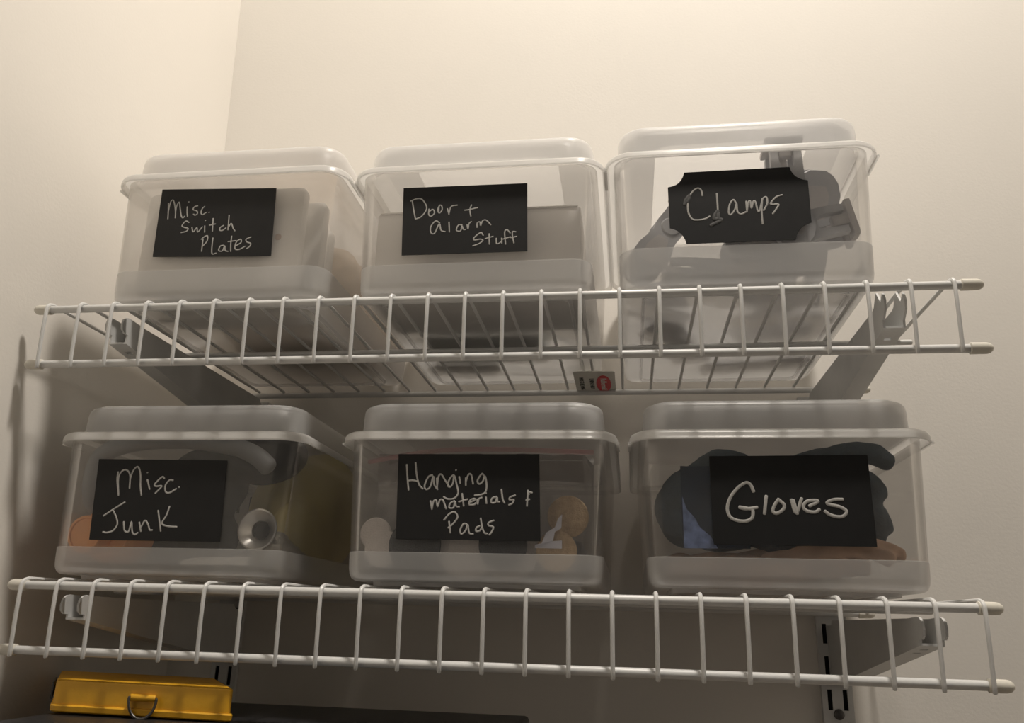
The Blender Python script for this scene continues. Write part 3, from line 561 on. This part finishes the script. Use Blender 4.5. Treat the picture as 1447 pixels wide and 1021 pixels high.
plate(46, 170, 48, FU, 92, 7, 'white plate standing third from the front, mostly hidden')
plate(56, 180, 64, FU, 90, 7, 'white plate standing last, against the brown paper bag')
b = new_bm()
rng = random.Random(4)
ico(b, (118, 155, 52), (72, 74, 44), 3); ico(b, (150, 130, 58), (42, 52, 44), 3); ico(b, (168, 170, 50), (26, 50, 40), 3)
b = remeshed(b, 4.0, 3, 14, 22)
for v in b.verts: v.co.z = max(v.co.z, FU + .3); v.co.x = min(max(v.co.x, 42), 192); v.co.y = min(max(v.co.y, 75), 232)
ONE('paper_bag', b, 'paper', 'crumpled brown paper bag behind the switch plates', 'paper bag', (118, 150, FU), angle=60)

# door and alarm box contents
t = T('carton', 'white carton filling the front of the Door + Alarm box', 'carton', (306, 20, FU))
b = new_bm(); box(b, 232, 380, 20, 92, FU, 76, 1.2); P(t, 'carton_body', b, 'card')
b = new_bm(); box(b, 234, 378, 19.2, 93, 76, 77.2, .4); P(t, 'flap', b, 'card')
t = T('circuit_packet', 'dark green alarm part lying behind the white carton', 'alarm part', (300, 130, FU))
b = new_bm(); box(b, 250, 345, 102, 165, FU, FU + 18, 2); P(t, 'case', b, 'green')
b = new_bm(); box(b, 262, 300, 112, 150, FU + 18, FU + 24, 1); P(t, 'cover', b, 'black')
b = new_bm(); sweep(b, catmull([(340, 130, 24), (365, 150, 18), (372, 185, 13), (350, 205, 13), (300, 200, 13), (262, 210, 13), (250, 190, 14)], 6), 1.8, 8)
ONE('cable', b, 'blackc', 'thin black cable looped behind the green alarm part', 'cable', (310, 180, FU))
b = new_bm(); box(b, 240, 300, 172, 196, FU, FU + 30, 2)
ONE('door_hinge_carton', b, 'card', 'small pale carton at the back of the Door + Alarm box', 'carton', (270, 184, FU))

# ---------------------------------------------------------------- spring clamps
def clamp(label, mat4, loc, spread=1.0):
    """spring clamp: local x runs handle (-) to jaw (+), y across the broad arm face, z through both arms"""
    t = T('spring_clamp', label, 'clamp', loc, 'grey spring clamps')
    half = [(-56, 5), (-53, 10), (-48, 14), (-40, 16.5), (-30, 16), (-20, 13.5), (-12, 12), (-6, 13), (0, 13.5), (6, 13), (12, 12.4), (20, 12.2), (28, 12), (36, 11.8)]
    fork = [(36, 6.2), (28, 6.0), (20, 5.8), (15, 5.0), (14, 0)]
    out = half + fork + [(p[0], -p[1]) for p in fork[::-1][1:]] + [(p[0], -p[1]) for p in half[::-1]]
    def woff(u): return (5 + (abs(u) * .30 * spread if u < 0 else 0)) if u < 0 else 5 + 3.5 * sin(pi * min(u, 40) / 44.0)
    for s in (1, -1):
        b = new_bm()
        top = [b.verts.new((p[0], p[1], 3.2)) for p in out]; bot = [b.verts.new((p[0], p[1], -3.2)) for p in out]
        n = len(half)
        m_ = len(out)
        for k in range(m_): b.faces.new((top[k], top[(k + 1) % m_], bot[(k + 1) % m_], bot[k]))
        for grp, rev in ((top, False), (bot, True)):
            for k in range(n - 1):
                a, c = grp[k], grp[k + 1]; a2, c2 = grp[-1 - k], grp[-2 - k]
                if half[k + 1][0] <= 13:
                    b.faces.new((a, c, c2, a2))
            # prongs
            up = [g for g in grp if g.co.x >= 11.9 and g.co.y > 0 or abs(g.co.y) < .01]
            a_i = [k for k in range(n) if half[k][0] >= 12]
            pr = [grp[k] for k in a_i] + [grp[n + q] for q in range(len(fork))]
            lo = [grp[-1 - k] for k in a_i] + [grp[m_ - 1 - (n + q)] for q in range(len(fork) - 1)] + [grp[n + len(fork) - 1]]
            b.faces.new(pr); b.faces.new(lo)
            b.faces.new((grp[a_i[0]], grp[n + len(fork) - 1], grp[-1 - a_i[0]]))
        for v in b.verts: v.co.z = s * (woff(v.co.x) + 3.3) + v.co.z
        xf(b.verts, mat4); arm = P(t, 'arm', b, 'clamp')
        b = new_bm()
        rib = [(-46, 6), (-40, 9), (-30, 9), (-20, 7), (-14, 5), (-14, -5), (-20, -7), (-30, -9), (-40, -9), (-46, -6)]
        prism(b, rib, -.5, .5, 'xy')
        for v in b.verts: v.co.z = s * (woff(v.co.x) + 3.3 + 3.4) + v.co.z
        xf(b.verts, mat4); P(arm, 'rib', b, 'pad')
        b = new_bm(); box(b, 38, 43, -15, 15, min(s * 1.0, s * 14), max(s * 1.0, s * 14), 1.0); xf(b.verts, mat4); pd = P(t, 'swivel_pad', b, 'pad')
        b = new_bm(); box(b, 26, 38.2, -4.6, 4.6, min(s * 5, s * 12), max(s * 5, s * 12), .8); xf(b.verts, mat4); P(pd, 'knuckle', b, 'pad')
    b = new_bm()
    lathe(b, [(0.3, -13.5), (8, -13.5), (9, -12.5), (9, 12.5), (8, 13.5), (0.3, 13.5)], (0, 0, 0), 'z', 22)
    xf(b.verts, mat4); P(t, 'pivot', b, 'clamp')
    return t
def place(cx, cy, cz, ang, yaw=0, pitch=0, s=1.0):
    """stand the broad face upright towards the viewer, then turn it by ang in that plane"""
    return (Matrix.Translation((cx, cy, cz)) @ Matrix.Rotation(radians(yaw), 4, 'Z') @ Matrix.Rotation(radians(pitch), 4, 'X')
            @ Matrix.Rotation(radians(90), 4, 'X') @ Matrix.Rotation(radians(ang), 4, 'Z') @ Matrix.Scale(s, 4))
clamp('grey spring clamp standing upright with its pad bar against the lid', place(521, 25, 83, 91, 0, 0, .86), (521, 36, FU), .35)
clamp('grey spring clamp lying with its pads at the right wall of the box', place(525, 26, 50, 12, 0, 0, .88), (520, 28, FU), .3)
clamp('grey spring clamp leaning in the left front corner of the box', place(440, 46, 66, 58, 18, 0, .78), (440, 46, FU), .3)
clamp('grey spring clamp lying low behind the label of the Clamps box', place(466, 30, 24, 176, 0, 0, .72), (466, 30, FU), .3)
clamp('larger grey spring clamp, its rounded handle rising behind and left of the upright one', place(511, 84, 64, -86, 0, 32, 1.08), (511, 84, FU), .1)
clamp('larger grey spring clamp, its rounded handle rising behind and right of the upright one', place(543, 86, 65, -95, 0, 32, 1.08), (543, 86, FU), .1)
clamp('grey spring clamp flat on the bottom at the middle of the Clamps box', place(452, 130, 26, 70, 0, -90, .95), (452, 130, FU), .3)
clamp('grey spring clamp flat on the bottom at the right rear of the Clamps box', place(515, 185, 26, 170, 0, -90, .9), (515, 185, FU), .3)

# ---------------------------------------------------------------- junk box contents
t = T('plastic_jar', 'orange round-lidded jar at the left front of the junk box', 'jar', (42, 40, FL))
b = new_bm(); lathe(b, [(0.3, -30), (19, -30), (20.5, -28), (21, -6), (20, -3), (18, 0), (0.3, 0)], (48, 38, -152.5), 'y', 30)
P(t, 'jar_body', b, 'orange')
b = new_bm(); lathe(b, [(12.8, -.5), (12.8, 12.0), (12.2, 12.8), (10.8, 12.8), (10.4, 11.8), (0.3, 11.8)], (40.5, 38, -155.5), 'y', 30)
P(t, 'jar_lid', b, 'orange')
b = new_bm()
hp = [(31.5, 38, -124), (31, 38, -108), (38, 38, -96), (60, 38, -89), (95, 39, -87), (130, 42, -91), (150, 40, -98), (160, 42, -106)]
hp2 = [(31.5, 38, -124), (34, 42, -134), (46, 50, -141), (60, 54, -145)]
sweep(b, catmull(hp2[::-1] + hp[1:], 6), 6.6, 14)
ONE('hose', b, 'hose', 'thick grey rubber hose curving under the junk box lid', 'hose', (90, 60, FL))
b = new_bm(); ico(b, (46, 64, -120), (17, 12, 24), 3); ico(b, (50, 66, -132), (15, 11, 18), 3)
b = remeshed(b, 2.5, 3, 5, 12)
ONE('plastic_bag', b, 'tagc', 'crumpled pale plastic bag inside the loop of the grey hose', 'bag', (50, 62, FL), angle=60)
b = new_bm(); ico(b, (138, 75, -92), (38, 14, 22), 3); ico(b, (92, 86, -112), (34, 18, 30), 3); ico(b, (82, 92, -150), (38, 24, 28), 3)
b = remeshed(b, 3, 6, 3, 25)
for v in b.verts: v.co.z = min(max(v.co.z, FL + .2), -70)
ONE('cloth_bundle', b, 'blackc', 'charcoal cloth bundle filling the middle of the junk box', 'cloth', (110, 70, FL))
b = new_bm(); ico(b, (156, 156, -124), (34, 46, 50), 3); ico(b, (158, 128, -132), (32, 34, 46), 3); ico(b, (132, 152, -130), (32, 38, 46), 3); ico(b, (164, 96, -148), (19, 30, 27), 3)
b = remeshed(b, 3, 8, 2, 40)
for v in b.verts: v.co.z = min(max(v.co.z, FL + .2), -70); v.co.x = min(v.co.x, 185)
ONE('rubber_pouch', b, 'olive', 'pale yellow rubber pouch at the right of the junk box', 'pouch', (160, 105, FL))
t = T('metal_cone', 'spun aluminium cone facing out of the junk box', 'metal cone', (161, 40, FL))
b = new_bm(); lathe(b, [(13.8, -1.5), (13.9, 0), (12.9, .4), (9.5, -2.5), (6.5, -6), (6.0, -14), (7.0, -14), (7.6, -6.5), (13.8, -1.5)], (161, 34, -150), 'y', 36, caps=False); P(t, 'flared_mouth', b, 'alu')
b = new_bm(); lathe(b, [(0.3, -9.5), (6.3, -9.5), (6.3, -9.2), (0.3, -9.2)], (161, 34, -150), 'y', 20); P(t, 'bore_shade', b, 'dark')  # dark disc gives the hole its shade by colour
b = new_bm(); sweep(b, catmull([(168, 48, -157), (173, 52, -163), (177, 60, -168), (178, 74, -172)], 5), [9] * 16, 12)
b = remeshed(b, 1.6, 1, 3.5, 6)
for v in b.verts: v.co.z = max(v.co.z, FL + .3); v.co.x = min(v.co.x, 183)
P(t, 'foil_wrap', b, 'foil', 'crumpled foil tail', angle=20)
b = new_bm(); loft(b, [[(p[0], y, p[1]) for p in ((113, -172.5), (124, -169.5), (160, -168.8), (161, -174), (114, -174.5))] for y in (26, 29)], cap0=True, cap1=True)
ONE('glint_strip', b, 'whitep', 'short shiny strip at the front of the junk box, its glint put in as white', 'strip', (138, 28, FL))  # white shape stands for the glint on a shiny flat strip

# ---------------------------------------------------------------- felt pads and the zip bag
def pad(x, y, z, r, m, label, th=3.0, ring=0.0):
    b = new_bm()
    pr = [(r - .6, 0), (r, .5), (r, th - .5), (r - .6, th), (max(ring, .3), th)]
    if ring: pr = [(ring, 0)] + pr + [(ring, 0)]
    else: pr = [(.3, 0)] + pr
    lathe(b, pr, (x, y, z), 'y', 32)
    return ONE('felt_pad', b, m, label, 'felt pad', (x, y - th, z - r), 'round felt pads')
pad(243.5, 38, -151.5, 10.5, 'felt', 'small white felt pad at the far left, behind another white pad')
pad(252, 29, -162.0, 12.0, 'felt', 'white felt pad overlapping the small one at the left')
pad(274, 25, -160.0, 17.0, 'feltb', 'charcoal felt pad left of the label\'s middle', 3.0)
pad(308, 31, -159.5, 20.5, 'felt', 'large white felt pad below the middle of the label')
pad(334, 36, -160.5, 19.5, 'felt', 'large white felt pad whose rim shows round a charcoal pad')
pad(331, 26, -158.5, 15.5, 'feltb', 'charcoal felt pad in front of the large white one', 3.0)
pad(371.5, 34, -139.5, 13.3, 'feltt', 'upper of the two tan felt pads at the right')
pad(365, 27, -162.0, 12.8, 'feltt', 'lower of the two tan felt pads at the right')
t = T('zip_bag', 'clear zip bag with a reddish zip line filling the pad box', 'zip bag', (312, 60, FL))
b = new_bm()
rng = random.Random(9)
nx, nz = 30, 16
def bagpt(i, k, back):
    x = 236 + 150 * i / nx; z = FL + 1 + (88) * k / nz
    u = i / nx; w = sin(pi * u) ** .5 if 0 < u < 1 else 0
    y = (40 + 2.5 * sin(i * .9 + k * .7) + 1.6 * sin(i * 2.1 - k * 1.3)) if not back else 150 + 4 * sin(i * .5)
    if k == nz: y = 90 if not back else 92
    yy = y if w else 80
    return (x, yy, z)
for back in (False, True):
    g = [[b.verts.new(bagpt(i, k, back)) for i in range(nx + 1)] for k in range(nz + 1)]
    for k in range(nz):
        for i in range(nx): b.faces.new((g[k][i], g[k][i + 1], g[k + 1][i + 1], g[k + 1][i]))
P(t, 'film', b, 'bag')
b = new_bm(); sweep(b, catmull([(235, 36, -103.5), (262, 34, -99.0), (293, 32, -96.0), (330, 32, -95.8), (360, 34, -96.4), (387, 36, -97)], 6), 1.6, 8, squash=(.5, 1)); P(t, 'zip_line', b, 'zipf', 'faint red zip line')
b = new_bm()
for ip, pl in enumerate(([(351.5, -160.5), (352, -158.5), (356, -157.5), (358.5, -151), (364, -147.5), (366, -142), (368.5, -139.5), (368, -148), (364, -150.5), (363, -156), (368.5, -155.5), (368.5, -160.5)],)):
    prism(b, pl, 21.6 + ip, 22.0 + ip, 'xz')
for v in b.verts: v.co.y += .6 * sin(v.co.x * 1.3) + .5 * cos(v.co.z * 1.1)
ONE('glint_film', b, 'film', 'scrap of shiny film in front of the tan pads, its highlight put in as white', 'film scrap', (360, 22, -160), smooth=False)  # bright shape puts the film's highlight into its colour
b = new_bm(); box(b, 244, 380, 60, 138, FL + 1.5, FL + 30, 6)
ONE('hardware_pouch', b, 'hose', 'dark grey pouch lying behind the felt pads', 'pouch', (312, 130, FL))

# ---------------------------------------------------------------- gloves
def glove(label, m, palm, cuff, fingers, loc, vox=2.2, disp=2.5):
    b = new_bm()
    for c, r in palm: ico(b, c, r, 3)
    for pts, r in fingers:
        q = catmull(pts, 4); n = len(q)
        sweep(b, q, [r * (1 - .22 * i / (n - 1)) for i in range(n)], 12)
    b = remeshed(b, vox, 4, disp, 10)
    for v in b.verts: v.co.z = max(v.co.z, FL + .3); v.co.y = max(v.co.y, 20)
    t = T('work_glove', label, 'glove', loc, 'work gloves')
    P(t, 'hand', b, m, angle=70)
    b = new_bm()
    (ca, cb, cr) = cuff
    d = (Vector(cb) - Vector(ca)); q = [Vector(ca) + d * k / 6 for k in range(7)]
    sweep(b, q, [cr * (1 + .04 * (k % 2)) for k in range(7)], 22, squash=(1, 1))
    for v in b.verts: v.co.z = max(v.co.z, FL + .3)
    P(t, 'cuff', b, m)
    return t
glove('slate blue knit glove with fingers curling to the right of the label', 'glove',
      [((516, 88, -116), (34, 17, 23)), ((492, 92, -104), (26, 14, 14)), ((545, 72, -98), (22, 14, 11))],
      ((504, 98, -120), (504, 150, -126), 21),
      [([(525, 70, -99), (552, 52, -95), (566, 50, -95), (575, 49, -101)], 8.5),
       ([(530, 76, -112), (552, 54, -110), (563, 52, -114), (568, 52, -122)], 8.5),
       ([(530, 78, -126), (552, 56, -126), (566, 54, -132), (570, 53, -143)], 7.6),
       ([(526, 80, -138), (548, 58, -142), (562, 56, -147), (566, 55, -151)], 6.8),
       ([(500, 84, -106), (492, 82, -98), (478, 82, -95), (466, 82, -99)], 8.5)],
      (515, 88, FL))
glove('slate blue knit glove bunched at the left of the glove box', 'glove',
      [((456, 56, -124), (26, 20, 21)), ((442, 58, -131), (15, 17, 18)), ((478, 58, -112), (22, 16, 17)), ((470, 60, -140), (28, 16, 18))],
      ((450, 76, -128), (452, 120, -132), 19),
      [([(470, 50, -112), (490, 46, -108), (506, 44, -112), (514, 44, -120)], 8.2),
       ([(472, 48, -124), (494, 44, -122), (510, 42, -127), (518, 42, -136)], 8.2),
       ([(470, 50, -136), (492, 46, -136), (508, 43, -140), (516, 43, -148)], 7.6),
       ([(466, 52, -148), (486, 48, -150), (500, 46, -153), (510, 45, -156)], 6.8),
       ([(452, 50, -112), (462, 46, -103), (474, 44, -100), (484, 44, -102)], 8.0)],
      (460, 56, FL))
glove('tan leather glove lying flat along the bottom of the glove box', 'gloveb',
      [((470, 66, -170), (38, 26, 12))],
      ((445, 80, -168), (441, 108, -168), 11),
      [([(495, 44, -166), (525, 36, -159), (548, 34, -157), (566, 34, -163)], 6.5),
       ([(498, 56, -164), (530, 48, -157), (556, 44, -154), (575, 44, -160)], 6.6),
       ([(500, 68, -165), (530, 66, -157), (556, 62, -154), (573, 62, -159)], 6.6),
       ([(498, 80, -167), (526, 80, -163), (548, 80, -163), (564, 80, -167)], 6.0),
       ([(462, 44, -168), (478, 34, -168), (498, 30, -169), (512, 30, -171)], 6.8)],
      (480, 60, FL), 2.2, 3)
glove('second tan leather glove stacked behind the first in the glove box', 'gloveb',
      [((480, 146, -166), (40, 30, 15)), ((520, 136, -160), (34, 22, 13))],
      ((462, 166, -166), (456, 211, -166), 13),
      [([(515, 124, -160), (540, 116, -156), (560, 112, -156), (572, 110, -160)], 7.0),
       ([(518, 136, -160), (545, 130, -155), (564, 126, -156), (575, 126, -161)], 7.0),
       ([(518, 148, -162), (545, 146, -158), (562, 144, -158), (572, 144, -163)], 7.0),
       ([(515, 160, -164), (538, 160, -160), (555, 160, -161), (564, 160, -165)], 6.5),
       ([(480, 122, -162), (496, 112, -158), (512, 108, -158), (524, 108, -161)], 7.0)],
      (490, 130, FL), 2.4, 3)
t = T('glove_packet', 'clear-fronted dark blue packet tucked beside the Gloves label', 'packet', (470, 24, FL + 24))
b = new_bm()
g = [[b.verts.new((442.5 + 40 * i / 10, 20.0 + .8 * sin(i * 1.3 + k), -159 + 50 * k / 12)) for i in range(11)] for k in range(13)]
h = [[b.verts.new((442.5 + 40 * i / 10, 21.2 + .8 * sin(i * 1.3 + k), -159 + 50 * k / 12)) for i in range(11)] for k in range(13)]
for q in (g, h):
    for k in range(12):
        for i in range(10): b.faces.new((q[k][i], q[k][i + 1], q[k + 1][i + 1], q[k + 1][i]))
P(t, 'sheet', b, 'packet')
b = new_bm(); prism(b, [(443.2, -159.5), (463, -159.3), (459, -152), (453, -147), (450, -141), (445.5, -136), (443, -128)], 18.2, 18.6, 'xz')
P(t, 'crinkled_corner', b, 'bluefilm', 'crinkled blue-white film corner', smooth=False)

# ---------------------------------------------------------------- yellow toolbox on the black cabinet
TY = Matrix(((1, -0.68, 0, 49.7), (0, 1, 0, 12), (-0.008, 0, 1, 0), (0, 0, 0, 1)))   # the old box has been knocked out of square
zt, zbm = -247.8, -266.2
def tl(b): xf(b.verts, TY); return b
t = T('toolbox', 'small yellow metal toolbox with a drop ring at the lower left', 'toolbox', (50, 12, -267.2))
W_, D_ = 119.5, 80
b = new_bm(); loft(b, [rrect(0, W_, 0, D_, 3, z, 4) for z in (zt, zt - .01)], cap0=True)
b.free(); b = new_bm()
loft(b, [rrect(0 + i, W_ - i, 0 + i, D_ - i, 3.5, z, 4) for z, i in ((zbm + 4.6, 0), (zt - 1.2, 0), (zt - .3, .4), (zt, 1.4))], cap0=True, cap1=True)
P(t, 'lid', tl(b), 'yellow')
b = new_bm(); loft(b, [rrect(0 - i, W_ + i, 0 - i, D_ + i, 4, z, 4) for z, i in ((zbm, .2), (zbm + .8, 1.2), (zbm + 3.6, 1.4), (zbm + 4.4, .8), (zbm + 4.5, 0.2))], cap0=True, cap1=True)
P(t, 'base_tray', tl(b), 'yellow')
b = new_bm(); box(b, -3.2, -1.6, 20, 60, zbm + 5, zt - 3, .5); P(t, 'side_strap', tl(b), 'black')
cxr = 60
b = new_bm(); lathe(b, [(0.3, -8.2), (1.9, -8.2), (2.1, -7.5), (2.1, 7.5), (1.9, 8.2), (0.3, 8.2)], (cxr, -2.2, zt - 7.5), 'x', 14); P(t, 'ring_loop', tl(b), 'yellow')
b = new_bm(); sweep(b, catmull([(cxr - 8.6, -2.2, zt - 7.5)] + [(cxr - 9.2 * cos(a), -3.4 - .4 * sin(a), zt - 8 - 11.5 * sin(a)) for a in [pi * k / 8 for k in range(9)]] + [(cxr + 8.6, -2.2, zt - 7.5)], 2), .95, 8); P(t, 'drop_ring', tl(b), 'ring', 'dull dark metal ring')

t = T('tool_cabinet', 'tall black cabinet whose top shows under the yellow toolbox', 'cabinet', (190, 40, -1500))
b = new_bm(); box(b, 43, 338, -30, 128, -1500, -267.8, 3); P(t, 'carcass', b, 'black')
for k in range(5):
    z1 = zbm - 14 - k * 235
    b = new_bm(); box(b, 49, 332, -34, -30.5, z1 - 225, z1, 1.5); dr = P(t, 'drawer', b, 'black')
    b = new_bm(); sweep(b, [(150, -35, z1 - 60), (150, -46, z1 - 60), (234, -46, z1 - 60), (234, -35, z1 - 60)], 3, 8); P(dr, 'pull', b, 'ring')
